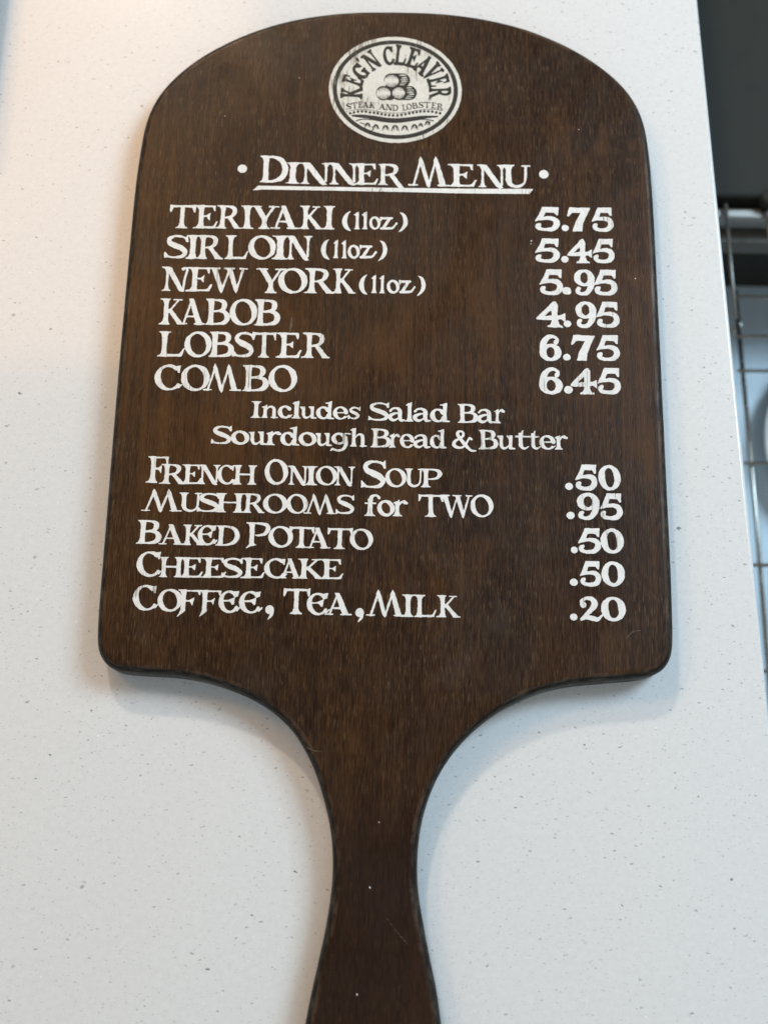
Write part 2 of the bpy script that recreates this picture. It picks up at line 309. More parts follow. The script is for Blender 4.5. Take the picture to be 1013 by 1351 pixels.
GL['n'] = ST(.24, 0, .7, .21, l0=.12, r0=.08, l1=None)+PL((.02, .66), (.2, .7), (.34, .8), (.34, .58), (.1, .6))+SK([(.3, .5, .07), (.52, .68, .1), (.74, .58, .18), (.78, .3, .21), (.78, .06, .2)])+SK([(.62, .03, .06), (1.0, .03, .06)])
GL['o'] = BW(.46, .37, .46, .39, 0, 360, .24, .11, 14)
GL['r'] = ST(.24, 0, .7, .21, l0=.13, r0=.14, l1=None)+PL((.02, .64), (.2, .68), (.34, .78), (.34, .56), (.1, .58))+SK([(.3, .5, .08), (.44, .66, .1), (.6, .7, .12)])+SK([(.6, .66, .16), (.72, .62, .12)])
GL['s'] = SK([(.66, .6, .08), (.5, .69, .09), (.3, .69, .1), (.15, .58, .14), (.24, .45, .16), (.46, .36, .18), (.62, .23, .17), (.5, .08, .12), (.3, .06, .09), (.1, .13, .07)])+PL((.58, .64), (.74, .78), (.74, .52), (.68, .52))+PL((0, .0), (.14, .06), (.2, .1), (.08, .26), (.02, .26))
GL['t'] = ST(.28, .14, .86, .21, l0=None, l1=None)+PL((.17, .7), (.38, .7), (.42, 1.0), (.36, .98), (.3, .84))+SK([(.02, .67, .08), (.62, .67, .07)])+SK([(.28, .24, .21), (.34, .1, .15), (.5, .04, .1), (.68, .14, .05)])
GL['u'] = ST(.24, .2, .7, .2, l0=None, l1=.12, r1=0, t=.08)+SK([(.24, .3, .2), (.3, .11, .16), (.46, .05, .11), (.64, .14, .08), (.68, .2, .07)])+ST(.78, .02, .72, .2, l0=None, l1=.13, r1=0, t=.08)+SK([(.78, .06, .12), (1.02, .04, .07)])
GL['z'] = SK([(.08, .66, .13), (.72, .68, .12)])+PL((.02, .76), (.12, .74), (.12, .5), (.04, .5))+DG(.2, .03, .62, .7, .2, .2)+SK([(.1, .06, .13), (.5, .07, .13), (.78, .1, .12), (.94, .28, .1), (1.0, .36, .13)])
GL['&'] = SK([(1.12, .52, .12), (1.0, .58, .1), (.92, .46, .1), (.8, .22, .1), (.56, .05, .12), (.28, .06, .16), (.12, .2, .2), (.2, .4, .17), (.46, .55, .1), (.64, .7, .14), (.64, .87, .13), (.5, .95, .09), (.34, .88, .16), (.34, .72, .18), (.52, .48, .19), (.82, .14, .19), (1.1, -.1, .12), (1.36, -.12, .06)])
GL['('] = SK([(.42, 1.02, .03), (.26, .88, .14), (.14, .62, .25), (.13, .34, .27), (.24, .08, .2), (.44, -.08, .07)])
GL[')'] = SK([(.06, 1.02, .04), (.26, .88, .16), (.36, .62, .24), (.36, .34, .24), (.22, .08, .16), (.0, -.12, .05)])
GL['1'] = ST(.24, 0, .96, .2, l0=.1, r0=.08, l1=None)+PL((.0, .84), (.16, .9), (.34, 1.04), (.34, .8), (.1, .78))
GL[','] = DOT(.24, .16, .22)+SK([(.36, .1, .2), (.34, -.1, .14), (.18, -.3, .05)])
GL['.'] = DOT(.2, .17, .17)
GL['*'] = DOT(.2, .17, .17)
GL['0'] = BW(.47, .5, .47, .5, 0, 360, .26, .1, 4)
GL['2'] = SK([(.2, .66, .24), (.14, .8, .13), (.32, .93, .11), (.58, .9, .18), (.68, .72, .25), (.56, .5, .2), (.3, .24, .12), (.14, .08, .09)])+SK([(.1, .06, .1), (.3, .15, .16), (.6, .1, .18), (.8, .07, .14), (1.0, .25, .05)])
GL['4'] = PL((.66, 1.0), (.72, .98), (.72, .42), (.62, .42), (.62, .74), (.2, .42), (.1, .42))+PL((.0, .3), (.14, .28), (.66, .28), (1.0, .36), (1.0, .46), (.5, .44), (.02, .36))+ST(.66, .0, .92, .22, l0=.16, r0=.16, l1=None)+PL((.0, .33), (.08, .44), (.62, .98), (.62, .84), (.24, .38))+PL((.82, .42), (1.04, .54), (1.04, .22), (.9, .32))
GL['5'] = PL((.3, 1.0), (.95, 1.0), (.93, .68), (.88, .68), (.78, .8), (.36, .8), (.26, .58), (.02, .4), (.1, .5))+PL((.0, .42), (.34, .98), (.42, .82), (.3, .52))+SK([(.1, .46, .06), (.32, .52, .1), (.6, .54, .14), (.82, .46, .2), (.88, .27, .24), (.72, .09, .17), (.42, .05, .11), (.18, .1, .14), (.12, .2, .2), (.2, .27, .1)])
GL['6'] = BW(.46, .31, .46, .33, 0, 360, .27, .1, 0)+SK([(.12, .34, .24), (.16, .66, .24), (.34, .9, .16), (.58, .95, .1), (.74, .86, .1), (.74, .78, .14), (.7, .72, .16)])
GL['9'] = BW(.44, .68, .44, .33, 0, 360, .26, .1, 0)+SK([(.78, .68, .24), (.74, .36, .24), (.56, .1, .17), (.3, .04, .11), (.14, .12, .16), (.16, .22, .16), (.22, .26, .1)])
GL['7'] = PL((.1, 1.0), (1.0, .98), (.8, .6), (.66, .3), (.62, 0), (.22, 0), (.34, .34), (.6, .78), (.2, .8), (.06, .64), (.0, .64))
GL['V'] = PL((.08, .97), (.36, .97), (.66, .12), (.58, -.04), (.5, .02))+DG(.57, .02, .92, .97, .09)+SK([(0, .97, .06), (.46, .97, .06)])+SK([(.76, .97, .06), (1.08, .97, .06)])
GL["'"] = DOT(.1, .9, .1)+SK([(.1, .88, .14), (.04, .7, .05)])
def sd_poly(PX, PY, v):
    d = (PX-v[0][0])**2+(PY-v[0][1])**2; s = np.ones_like(PX); n = len(v); j = n-1
    for i in range(n):
        ex, ey = v[j][0]-v[i][0], v[j][1]-v[i][1]; wx, wy = PX-v[i][0], PY-v[i][1]
        t = np.clip((wx*ex+wy*ey)/(ex*ex+ey*ey+1e-12), 0, 1)
        d = np.minimum(d, (wx-ex*t)**2+(wy-ey*t)**2)
        c1 = PY >= v[i][1]; c2 = PY < v[j][1]; c3 = ex*wy > ey*wx
        s = np.where((c1 & c2 & c3) | (~c1 & ~c2 & ~c3), -s, s); j = i
    return s*np.sqrt(d)
def sd_stroke(PX, PY, q):
    r = None
    for (x0, y0, w0), (x1, y1, w1) in zip(q[:-1], q[1:]):
        ex, ey = x1-x0, y1-y0; wx, wy = PX-x0, PY-y0
        t = np.clip((wx*ex+wy*ey)/(ex*ex+ey*ey+1e-12), 0, 1)
        d = np.sqrt((wx-ex*t)**2+(wy-ey*t)**2)-.5*(w0+(w1-w0)*t)
        r = d if r is None else np.minimum(r, d)
    return r
def sd_glyph(ch, PX, PY, k=.028):
    r = None
    for kind, v in GL[ch]:
        d = sd_poly(PX, PY, v) if kind == 'P' else sd_stroke(PX, PY, v)
        if r is None: r = d
        else:
            h = np.clip(.5+.5*(r-d)/k, 0, 1); r = r*(1-h)+d*h-k*h*(1-h)
    return r-(.012 if ch.isdigit() and ch != '1' else WEIGHT)
WEIGHT = .002
_EXT = {}
def glyph_extent(ch):
    if ch not in _EXT:
        gx, gy = np.meshgrid(np.arange(-.4, 2.0, .02), np.arange(-.4, 1.3, .02))
        m = sd_glyph(ch, gx, gy) < 0
        _EXT[ch] = (gx[m].min()-.01, gx[m].max()+.01, gy[m].min()-.01, gy[m].max()+.01)
    return _EXT[ch]

# lettering table: (glyph, x, baseline y, width, capital height) in millimetres on the board
LETTERING = [
    ('DINNER', 'heading', [('D', -77.9, 265, 16.7, 17.2), ('I', -62.9, 264.5, 8.6, 13.7), ('N', -55.2, 264.5, 18.7, 13.7), ('N', -38.6, 264.6, 18.3, 13.7), ('E', -23.6, 264.7, 14.8, 13.6), ('r2', -9.3, 264.7, 16.3, 13.6)]),
    ('MENU', 'heading', [('M', 8.3, 264.5, 24.5, 18.5), ('E', 30.8, 264.5, 17.4, 14.6), ('N', 47.8, 264.5, 17.6, 14.6), ('U', 62.8, 264.5, 16.6, 14.7)]),
    ('TERIYAKI', 'item', [('T', -128.5, 234.5, 15, 14.6), ('E', -114.7, 234.6, 14.3, 14.6), ('R', -101.8, 234.8, 15, 14.6), ('I', -87.4, 234.9, 7.4, 14.6), ('Y', -82.2, 235, 16.6, 14.7), ('A', -70.2, 235.2, 15.8, 14.7), ('K', -54.1, 235.4, 14.2, 14.7), ('I', -40.1, 235.5, 6.8, 14.7)]),
    ('TERIYAKI_oz', 'portion', [('(', -29.1, 235.9, 4.9, 11), ('1', -22.7, 235.9, 3.7, 11), ('1', -18.1, 236, 3.7, 10.9), ('o', -13.7, 236, 6.5, 10.8), ('z', -7.6, 236, 10.2, 10.7), (')', 3.2, 236.1, 5.3, 10.6)]),
    ('SIRLOIN', 'item', [('S', -130, 215.2, 13.5, 14.7), ('I', -117.6, 215.3, 7.6, 14.7), ('R', -112.2, 215.4, 15.8, 14.7), ('L', -95.4, 215.6, 13.4, 14.7), ('O', -82.3, 215.8, 15.9, 14.7), ('I', -68.8, 216, 9.4, 14.7), ('N', -61.4, 216.1, 15.6, 14.7)]),
    ('SIRLOIN_oz', 'portion', [('(', -40.7, 217.4, 4.8, 11.3), ('1', -34.1, 217.4, 3.5, 11.2), ('1', -29.4, 217.4, 3.5, 11.2), ('o', -25.6, 217.4, 7, 11.2), ('z', -18.9, 217.5, 10.1, 11.1), (')', -8.1, 217.5, 5.1, 11)]),
    ('NEW', 'item', [('n2', -130.4, 195, 15, 14.8), ('E', -116.3, 195.1, 15, 14.8), ('W', -103.9, 195.2, 22.3, 14.8)]),
    ('YORK', 'item', [('Y', -77.1, 194.9, 17, 15.2), ('O', -64.4, 195.1, 16.7, 15.2), ('R', -49.8, 195.3, 17.4, 15.2), ('K', -34.1, 195.5, 13.9, 15.2)]),
    ('NEWYORK_oz', 'portion', [('(', -18.5, 196.1, 4.7, 10.9), ('1', -12, 196.2, 3.6, 10.9), ('1', -7.4, 196.2, 3.5, 10.8), ('o', -3, 196.2, 7.3, 10.8), ('z', 3.9, 196.3, 9.5, 10.7), (')', 14.1, 196.3, 5, 10.6)]),
    ('KABOB', 'item', [('K', -130.3, 174.6, 14.9, 15.6), ('A', -118.9, 174.7, 14.7, 15.7), ('B', -104.2, 174.8, 13.8, 15.7), ('O', -90.8, 174.9, 15.7, 15.7), ('B', -76.7, 175, 14.5, 15.7)]),
    ('LOBSTER', 'item', [('L', -129.4, 155.3, 15.2, 14.9), ('O', -114.9, 155.4, 15.4, 14.9), ('B', -101.1, 155.6, 13.9, 14.9), ('S', -88, 155.7, 12, 14.9), ('T', -77.1, 155.8, 13.3, 14.8), ('E', -64.1, 155.9, 14.6, 14.8), ('R', -49.6, 156.1, 15.9, 14.8)]),
    ('COMBO', 'item', [('C', -130.1, 135.3, 15.7, 15), ('O', -115.5, 135.4, 16.1, 15), ('M', -103, 135.6, 21, 15.1), ('B', -81.5, 135.7, 14.6, 15.1), ('O', -67.3, 135.8, 16.2, 15.2)]),
    ('5.75', 'price', [('5', 81.5, 237.1, 14.2, 15), ('.', 96.6, 237.2, 4.1, 11.5), ('7', 100.1, 237.3, 13.3, 15), ('5', 114.1, 237.5, 12.4, 15)]),
    ('5.45', 'price', [('5', 81.2, 217.2, 14.1, 14.8), ('.', 96, 217.3, 4.2, 11.8), ('4', 99.6, 217.4, 13.9, 14.8), ('5', 114.2, 217.6, 12.2, 14.8)]),
    ('5.95', 'price', [('5', 83.5, 197.2, 13.2, 15.5), ('.', 96.3, 197.3, 4.9, 13.6), ('9', 103, 197.4, 11.6, 15.5), ('5', 114.3, 197.5, 13.2, 15.5)]),
    ('4.95', 'price', [('4', 81.4, 177.4, 16.1, 15.4), ('.', 96.7, 177.5, 4.1, 11.5), ('9', 103.3, 177.6, 11.6, 15.4), ('5', 115, 177.8, 12.8, 15.4)]),
    ('6.75', 'price', [('6', 82.8, 157.3, 12.1, 15.1), ('.', 95.8, 157.4, 4.1, 11.4), ('7', 100.4, 157.5, 13.4, 15.1), ('5', 114.4, 157.7, 12.9, 15.1)]),
    ('6.45', 'price', [('6', 82.4, 137.6, 12.8, 15.1), ('.', 95.9, 137.7, 4.8, 13.4), ('4', 99.5, 137.8, 14.6, 15.2), ('5', 114.4, 138, 12.8, 15.2)]),
    ('.50', 'price', [('.', 95.2, 82.5, 4.2, 11.6), ('5', 100.8, 82.6, 11.7, 14.1), ('0', 113.2, 82.7, 12, 14.1)]),
    ('.95', 'price', [('.', 95.5, 66.2, 4.4, 12.2), ('9', 101.2, 66.3, 12.1, 14.4), ('5', 113.7, 66.4, 11.9, 14.4)]),
    ('.50', 'price', [('.', 97.4, 47.6, 3.6, 10.1), ('5', 101.4, 47.7, 12, 13.5), ('0', 113.3, 47.8, 12.3, 13.5)]),
    ('.50', 'price', [('.', 96.4, 29.9, 4.1, 11.5), ('5', 101.8, 30, 11.1, 13.2), ('0', 113.2, 30.1, 12.4, 13.2)]),
    ('.20', 'price', [('.', 96, 11.4, 3.9, 10.8), ('2', 101.1, 11.4, 12.3, 12.8), ('0', 112.4, 11.5, 13, 12.8)]),
    ('Includes', 'note', [('I', -75.9, 120.2, 5.6, 9.5), ('n', -70.2, 120.3, 9.3, 9.6), ('c', -61.3, 120.3, 8.1, 9.6), ('l', -53.6, 120.3, 5.2, 9.6), ('u', -49.2, 120.3, 9.3, 9.7), ('d', -40.3, 120.3, 10, 9.7), ('e', -31, 120.3, 8.2, 9.7), ('s', -22.9, 120.3, 6.9, 9.8)]),
    ('Salad', 'note', [('S', -11.8, 119.8, 11.6, 10.6), ('a', -0.8, 119.8, 9.4, 10.6), ('l', 8.6, 119.8, 4.6, 10.5), ('a', 12.7, 119.8, 9.9, 10.5), ('d', 22.1, 119.8, 10.9, 10.4)]),
    ('Bar', 'note', [('B', 37.2, 119.6, 11.3, 10.8), ('a', 47.7, 119.7, 9.8, 10.7), ('r', 57, 119.8, 6.1, 10.7)]),
    ('Sourdough', 'note', [('S', -96.8, 104.7, 11.1, 10.4), ('o', -86.1, 104.7, 10.2, 10.4), ('u', -76.6, 104.7, 9.9, 10.4), ('r', -67.2, 104.7, 8.6, 10.3), ('d', -59.2, 104.7, 10.5, 10.3), ('o', -49.4, 104.7, 10, 10.3), ('u', -40.2, 104.7, 9.2, 10.3), ('g', -31.7, 104.7, 10.7, 10.2), ('h', -21.4, 104.8, 9.4, 10.2)]),
    ('Bread', 'note', [('B', -10, 104.6, 11.1, 10.5), ('r', 0.1, 104.6, 5.9, 10.4), ('e', 5.7, 104.6, 7.9, 10.4), ('a', 13.2, 104.6, 9.3, 10.3), ('d', 22.1, 104.7, 9.1, 10.3)]),
    ('&', 'note', [('&', 34.2, 104.8, 13.2, 10.4)]),
    ('Butter', 'note', [('B', 48.6, 104.7, 10.7, 10.9), ('u', 58.7, 104.8, 9.9, 10.8), ('t', 68.4, 105, 7.6, 10.8), ('t', 75.3, 105.1, 7.1, 10.7), ('e', 81.6, 105.2, 8.8, 10.6), ('r', 89.9, 105.3, 7.4, 10.6)]),
    ('FRENCH', 'side', [('F', -130.6, 82.2, 11.8, 14.7), ('R', -123.3, 81.7, 14.3, 11), ('E', -111.9, 81.8, 11.4, 10.9), ('N', -102.9, 81.9, 12.3, 10.8), ('C', -92.2, 82, 9.8, 10.8), ('H', -83.8, 82.1, 12.9, 10.7)]),
    ('ONION', 'side', [('O', -66.9, 82.5, 12.8, 13.9), ('N', -54.6, 82.5, 11.5, 10.5), ('I', -45, 82.5, 6.7, 10.5), ('O', -39.2, 82.6, 11.7, 10.5), ('N', -29.6, 82.6, 11.5, 10.5)]),
    ('SOUP', 'side', [('S', -14.9, 81.3, 13.5, 15.6), ('O', -1.8, 82.3, 11.5, 10.3), ('U', 8.6, 82.4, 10.5, 10.3), ('p2', 17.4, 82.5, 11.4, 10.3)]),
    ('MUSHROOMS', 'side', [('M', -132, 66.3, 21.9, 11.8), ('U', -112.1, 66.3, 12.6, 10.5), ('S', -102.1, 66.3, 12.1, 10.5), ('H', -92.1, 66.4, 15.2, 10.5), ('R', -78.3, 66.4, 12.6, 10.6), ('O', -67, 66.4, 13.2, 10.6), ('O', -54.5, 66.5, 11.7, 10.6), ('M', -45.2, 66.5, 18.2, 10.7), ('S', -28.1, 66.6, 10.1, 10.7)]),
    ('for', 'side', [('f', -12.5, 65.9, 8.5, 11.6), ('o', -5.8, 66, 9.5, 11.6), ('r', 2.5, 66.1, 8.4, 11.5)]),
    ('TWO', 'side', [('T', 16.2, 66.1, 13.6, 12.1), ('W', 27.8, 66.3, 17.5, 12.1), ('O', 44, 66.5, 12.6, 12.1)]),
    ('BAKED', 'side', [('B', -133, 48.3, 13.1, 12.8), ('A', -121.4, 48.1, 13.7, 11), ('K', -109.3, 48.1, 12.3, 11), ('e3', -100.8, 48.1, 10.8, 10.9), ('D', -91, 48.1, 12.7, 10.8)]),
    ('POTATO', 'side', [('P', -75.2, 48.4, 13.1, 12.6), ('O', -63.3, 47.8, 13.3, 11.3), ('T', -52.2, 47.7, 13.5, 11.3), ('A', -43.3, 47.6, 13.3, 11.2), ('T', -31.9, 47.5, 13.5, 11.2), ('O', -20, 47.4, 12.6, 11.1)]),
    ('CHEESECAKE', 'side', [('C', -132.1, 30.6, 13.8, 13.5), ('H', -120.1, 30.5, 13, 10.7), ('E', -109.7, 30.5, 13, 10.7), ('E', -98.5, 30.6, 14.1, 10.7), ('S', -87.3, 30.7, 11.3, 10.7), ('E', -77.1, 30.8, 13, 10.7), ('C', -64.7, 30.9, 12.3, 10.7), ('A', -56.9, 31, 12.2, 10.7), ('K', -47.7, 31, 14.9, 10.7), ('E', -35.9, 31.1, 13.3, 10.6)]),
    ('COFFEE', 'side', [('C', -132.7, 12.5, 13.5, 13.4), ('O', -119.7, 12.3, 13.1, 11.6), ('f2', -109.1, 12.2, 12.1, 11.6), ('f2', -97.9, 12.2, 11.7, 11.6), ('e3', -87.8, 12.1, 11.8, 11.6), ('e3', -77, 12, 12.5, 11.7), (',', -63, 12.4, 4.5, 10.7)]),
    ('TEA', 'side', [('T', -54, 12.2, 14.1, 13.3), ('e3', -41.6, 11.8, 12.3, 11.6), ('A', -32.1, 12, 14.3, 11.6), (',', -16, 11.8, 4.5, 10.5)]),
    ('MILK', 'side', [('M', -10.5, 11.9, 20.9, 13.4), ('I', 8.4, 11.8, 6.2, 11.6), ('L', 14.8, 11.8, 11.7, 11.6), ('K', 26.1, 11.9, 12.8, 11.5)]),
]
def field_mesh(F, xs, ys, z0, z1, name, xf=None):
    """outline of a distance field (negative inside) as a thin film of paint with real edges"""
    ny, nx = F.shape; F = np.where(np.abs(F) < 1e-6, 1e-6, F)
    ins = F < 0
    a, b, c, d = ins[:-1, :-1], ins[:-1, 1:], ins[1:, 1:], ins[1:, :-1]
    case = a*1+b*2+c*4+d*8
    polys = []; walls = []
    X, Y = np.meshgrid(xs, ys)
    def lerp(p, q):                                            # p, q: (row, col) index arrays
        f0, f1 = F[p], F[q]; t = f0/(f0-f1)
        return np.stack([X[p]+(X[q]-X[p])*t, Y[p]+(Y[q]-Y[p])*t], -1)
    TAB = {1: ['a ab da'], 2: ['b bc ab'], 4: ['c cd bc'], 8: ['d da cd'], 3: ['a b bc da'], 6: ['b c cd ab'], 12: ['c d da bc'], 9: ['d a ab cd'],
           7: ['a b c cd da'], 14: ['b c d da ab'], 13: ['c d a ab bc'], 11: ['d a b bc cd'], 5: ['a ab da', 'c cd bc'], 10: ['b bc ab', 'd da cd']}
    for cs, lst in TAB.items():
        r, k = np.nonzero(case == cs)
        if not len(r): continue
        cor = {'a': (r, k), 'b': (r, k+1), 'c': (r+1, k+1), 'd': (r+1, k)}
        for s in lst:
            tk = s.split(); pts = []
            for t in tk: pts.append(lerp(cor[t[0]], cor[t[1]]) if len(t) == 2 else np.stack([X[cor[t]], Y[cor[t]]], -1))
            polys.append(np.stack(pts, 1))
            for i in range(len(tk)):
                if len(tk[i]) == 2 and len(tk[(i+1) % len(tk)]) == 2: walls.append(np.stack([pts[i], pts[(i+1) % len(tk)]], 1))
    full = case == 15
    quads = []
    for r in range(full.shape[0]):
        k = np.flatnonzero(np.diff(np.concatenate([[0], full[r].astype(np.int8), [0]])))
        for s, e in zip(k[::2], k[1::2]): quads.append(((xs[s], ys[r]), (xs[e], ys[r]), (xs[e], ys[r+1]), (xs[s], ys[r+1])))
    if quads: polys.append(np.array(quads))
    verts = []; faces = []; base = 0
    for p in polys:
        m, n = p.shape[:2]
        verts.append(np.concatenate([p.reshape(-1, 2), np.full((m*n, 1), z1)], 1))
        faces += (np.arange(m*n).reshape(m, n)+base).tolist(); base += m*n
    for w in walls:
        m = len(w); q = np.concatenate([w[:, [1, 0, 0, 1]].reshape(-1, 2), np.tile([z1, z1, z0, z0], m)[:, None]], 1)
        verts.append(q); faces += (np.arange(m*4).reshape(m, 4)+base).tolist(); base += m*4
    V = np.concatenate(verts)
    if xf is not None: V = xf(V)
    U, inv = np.unique(np.round(V, 7), axis=0, return_inverse=True); inv = inv.reshape(-1)
    faces = [[int(inv[i]) for i in f] for f in faces]
    faces = [f for f in faces if len(set(f)) == len(f)]
    me = bpy.data.meshes.new(name); me.from_pydata(U.tolist(), [], faces); me.update(); return me
def vnoise(X, Y, s, seed=0):
    x, y = X/s, Y/s; i, j = np.floor(x).astype(int), np.floor(y).astype(int); u, v = x-i, y-j
    u, v = u*u*(3-2*u), v*v*(3-2*v)
    h = lambda a, b: np.modf(np.abs(np.sin(a*127.1+b*311.7+seed*74.7)*43758.5453))[0]
    return (h(i, j)*(1-u)+h(i+1, j)*u)*(1-v)+(h(i, j+1)*(1-u)+h(i+1, j+1)*u)*v-.5

def lathe(profile, name, seg=72):
    verts = []; faces = []; n = len(profile)
    for k in range(seg):
        a = 2*math.pi*k/seg; verts += [(r*math.cos(a), r*math.sin(a), z) for r, z in profile]
    for k in range(seg):
        l = (k+1) % seg
        for i in range(n-1): faces.append((k*n+i, l*n+i, l*n+i+1, k*n+i+1))
    faces.append(tuple(k*n for k in reversed(range(seg)))); faces.append(tuple(k*n+n-1 for k in range(seg)))
    me = bpy.data.meshes.new(name); me.from_pydata(verts, [], faces); me.update()
    for f in me.polygons: f.use_smooth = True
    return me
# ------------------------------------------------------- COUNTER AND SURROUNDS
edge = [(.1882, .432), (.2030, -.0365)]                        # the counter's long right-hand edge
dx = (edge[1][0]-edge[0][0])/(edge[1][1]-edge[0][1])
ex = lambda y: edge[0][0]+dx*(y-edge[0][1])
top = [(-.75, -.6), (ex(-.6), -.6), (ex(1.0), 1.0), (-.75, 1.0)]
def densify(p, n=24):
    o = []
    for i in range(len(p)):
        a, b = np.array(p[i]), np.array(p[(i+1) % len(p)])
        o += [tuple(a+(b-a)*k/n) for k in range(n)]
    return o
def rounded(p, r, n=6):
    o = []
    for i in range(len(p)):
        a, b, c = (np.array(p[j % len(p)], float) for j in (i-1, i, i+1))
        u, v = (a-b)/np.linalg.norm(a-b), (c-b)/np.linalg.norm(c-b)
        for k in range(n+1):
            t = k/n; o.append(tuple((1-t)**2*(b+u*r)+2*t*(1-t)*b+t*t*(b+v*r)))
    return o
tag(link('countertop', slab(rounded(top, .01), -.03, 0, .0022, .0022, 'countertop', 4), M['quartz']), 'white quartz countertop with fine grey speckles', 'countertop', kind='structure')
tag(link('lower_shelf', box(.215, .80, -.35, .95, -.33, -.30, 'lower_shelf'), M['shelf']), 'pale blue shelf below the counter edge', 'shelf', kind='structure')

cab = empty('black_cabinet', (.5, .66, -.30))
tag(cab, 'black enamel cabinet with a steel rail, beside the counter edge', 'cabinet')
def local(me, o): me.transform(Matrix.Translation(-o.location)); return me
link('body', local(box(.212, .79, .362, .94, -.2995, -.150, 'body', .004), cab), M['black'], cab)
link('rail', local(box(.214, .302, .3445, .3535, -.168, -.151, 'rail', .003), cab), M['rail'], cab)
link('lip', local(box(.213, .788, .3360, .3616, -.190, -.172, 'lip', .002), cab), mat_plain('brown_grey_lip', (.10, .09, .075), .4), cab)

for x in (.2475, .2775):
    link('bracket_arm', local(tube([(x-.001, .354, -.1478), (x, .30, -.1478), (x+.001, .262, -.1478)], .0014, 'bracket_arm'), cab), M['rail'], cab)
link('knob', (lathe([(.001, 0), (.006, 0), (.0065, .002), (.0065, .008), (.005, .0095), (.001, .01)], 'knob', 24)), M['black'], cab).location = (.2775-.5, .357-.66, .15)
rack = empty('wire_rack', (.40, .2, -.30))
tag(rack, 'chrome wire rack standing on the pale blue shelf', 'wire rack')
ZR = -.24
long_wire = lambda x0, x1: [(x0, .330, ZR), ((x0+x1)/2, .14, ZR), (x1, -.25, ZR)]
for x0, x1, r in ((.2800, .2885, .0018), (.43, .43, .0018), (.58, .58, .0018)):
    link('long_wire', local(tube(long_wire(x0, x1), r, 'long_wire'), rack), M['chrome'], rack)
for y in (.3225, .288, .2585, .1815, .1005, .02, -.06, -.14, -.22):
    link('cross_wire', local(tube([(.2765, y, ZR+.0032), (.40, y+.001, ZR+.0032), (.584, y+.001, ZR+.0032)], .0014, 'cross_wire'), rack), M['chrome'], rack)
for x, y in ((.2812, .30), (.58, .30), (.2880, -.24), (.58, -.24)):
    link('leg', local(tube([(x, y, ZR), (x, y, -.2998)], .0022, 'leg'), rack), M['chrome'], rack)

pl = link('plate', lathe([(.052, .0), (.056, 0), (.058, .004), (.096, .018), (.1, .0205), (.098, .022), (.060, .008), (.02, .0062), (.001, .006)], 'plate'), M['plate'])
pl.location = (.4085, .213, -.2998); tag(pl, 'round white plate on the shelf beneath the wire rack', 'plate')

# dark appliance added for the blurred dark strip at the counter's left
ap = link('block', box(-.50, -.2485, .285, .62, .0002, .030, 'block', .008, 5), M['slate'])
tag(ap, 'dark slate appliance added on the quartz for the dark left edge', 'block')

# -------------------------------------------------------------- THE MENU BOARD
TH = .018
LEFT = [(-0.6, 387.1), (-20.2, 386.6), (-38.7, 384.8), (-58.2, 381.1), (-76.9, 375.3), (-93.2, 368.0), (-108.0, 359.3), (-120.6, 349.8), (-131.6, 338.5), (-140.0, 326.4), (-145.2, 313.8), (-148.0, 300.5), (-149.4, 283.0), (-150.3, 264.9), (-150.7, 238.2), (-151.2, 144.1), (-151.0, 50.9), (-150.9, 15.8), (-150.4, -0.3), (-149.4, -7.3), (-147.5, -11.8), (-144.7, -15.3), (-140.6, -18.0), (-134.8, -19.5), (-121.9, -20.3), (-109.4, -20.8), (-96.9, -22.5), (-85.7, -25.2), (-74.4, -29.1), (-64.5, -33.8), (-55.0, -40.2), (-46.3, -48.6), (-39.3, -58.8), (-33.9, -69.6), (-30.0, -80.6), (-27.1, -90.4), (-25.2, -100.4), (-24.3, -110.7), (-24.3, -121.4), (-25.3, -132.0), (-27.1, -143.9), (-29.9, -158.3), (-33.0, -173.5), (-35.3, -186.8), (-38, -206), (-39.2, -222), (-37.5, -234), (-31, -243), (-20, -248), (-4, -250)]
RIGHT = [(-0.6, 387.1), (19.4, 386.9), (36.2, 385.7), (54.9, 382.8), (75.0, 377.6), (93.2, 370.2), (110.4, 360.6), (124.6, 349.8), (136.0, 337.7), (143.7, 324.5), (147.9, 310.3), (149.7, 294.4), (150.6, 276.3), (151.1, 244.5), (151.1, 175.0), (151.0, 88.3), (151.0, 45.9), (150.7, 21.6), (150.3, 5.0), (149.3, -3.8), (147.1, -9.4), (143.3, -13.6), (137.6, -16.3), (130.4, -17.9), (115.2, -19.5), (99.9, -21.2), (89.8, -23.1), (78.9, -26.3), (64.9, -32.8), (53.7, -40.0), (43.5, -48.7), (34.5, -58.9), (27.5, -70.2), (22.7, -81.7), (19.6, -93.4), (18.1, -105.2), (17.9, -116.3), (18.8, -127.2), (21.1, -139.6), (24.3, -155.0), (27.8, -170.5), (30.3, -186.6), (32.8, -206), (33.6, -222), (32, -234), (25, -243), (13, -248), (-4, -250)]
drop = lambda l: [(x, y-2.2*min(1, max(0, (y-235)/110))) for x, y in l]
LEFT, RIGHT = drop(LEFT), drop(RIGHT)
ring = catmull(LEFT, 6)[:-1]+list(reversed(catmull(RIGHT, 6)[1:]))
board = empty('menu_board', (0, 0, 0))
tag(board, 'dark stained paddle-shaped wooden menu board with white hand lettering, lying on the quartz', 'menu board')
link('wooden_paddle', slab([(x/1000, y/1000) for x, y in ring], .0002, TH, .0048, .003, 'wooden_paddle', 9), M['wood'], board)

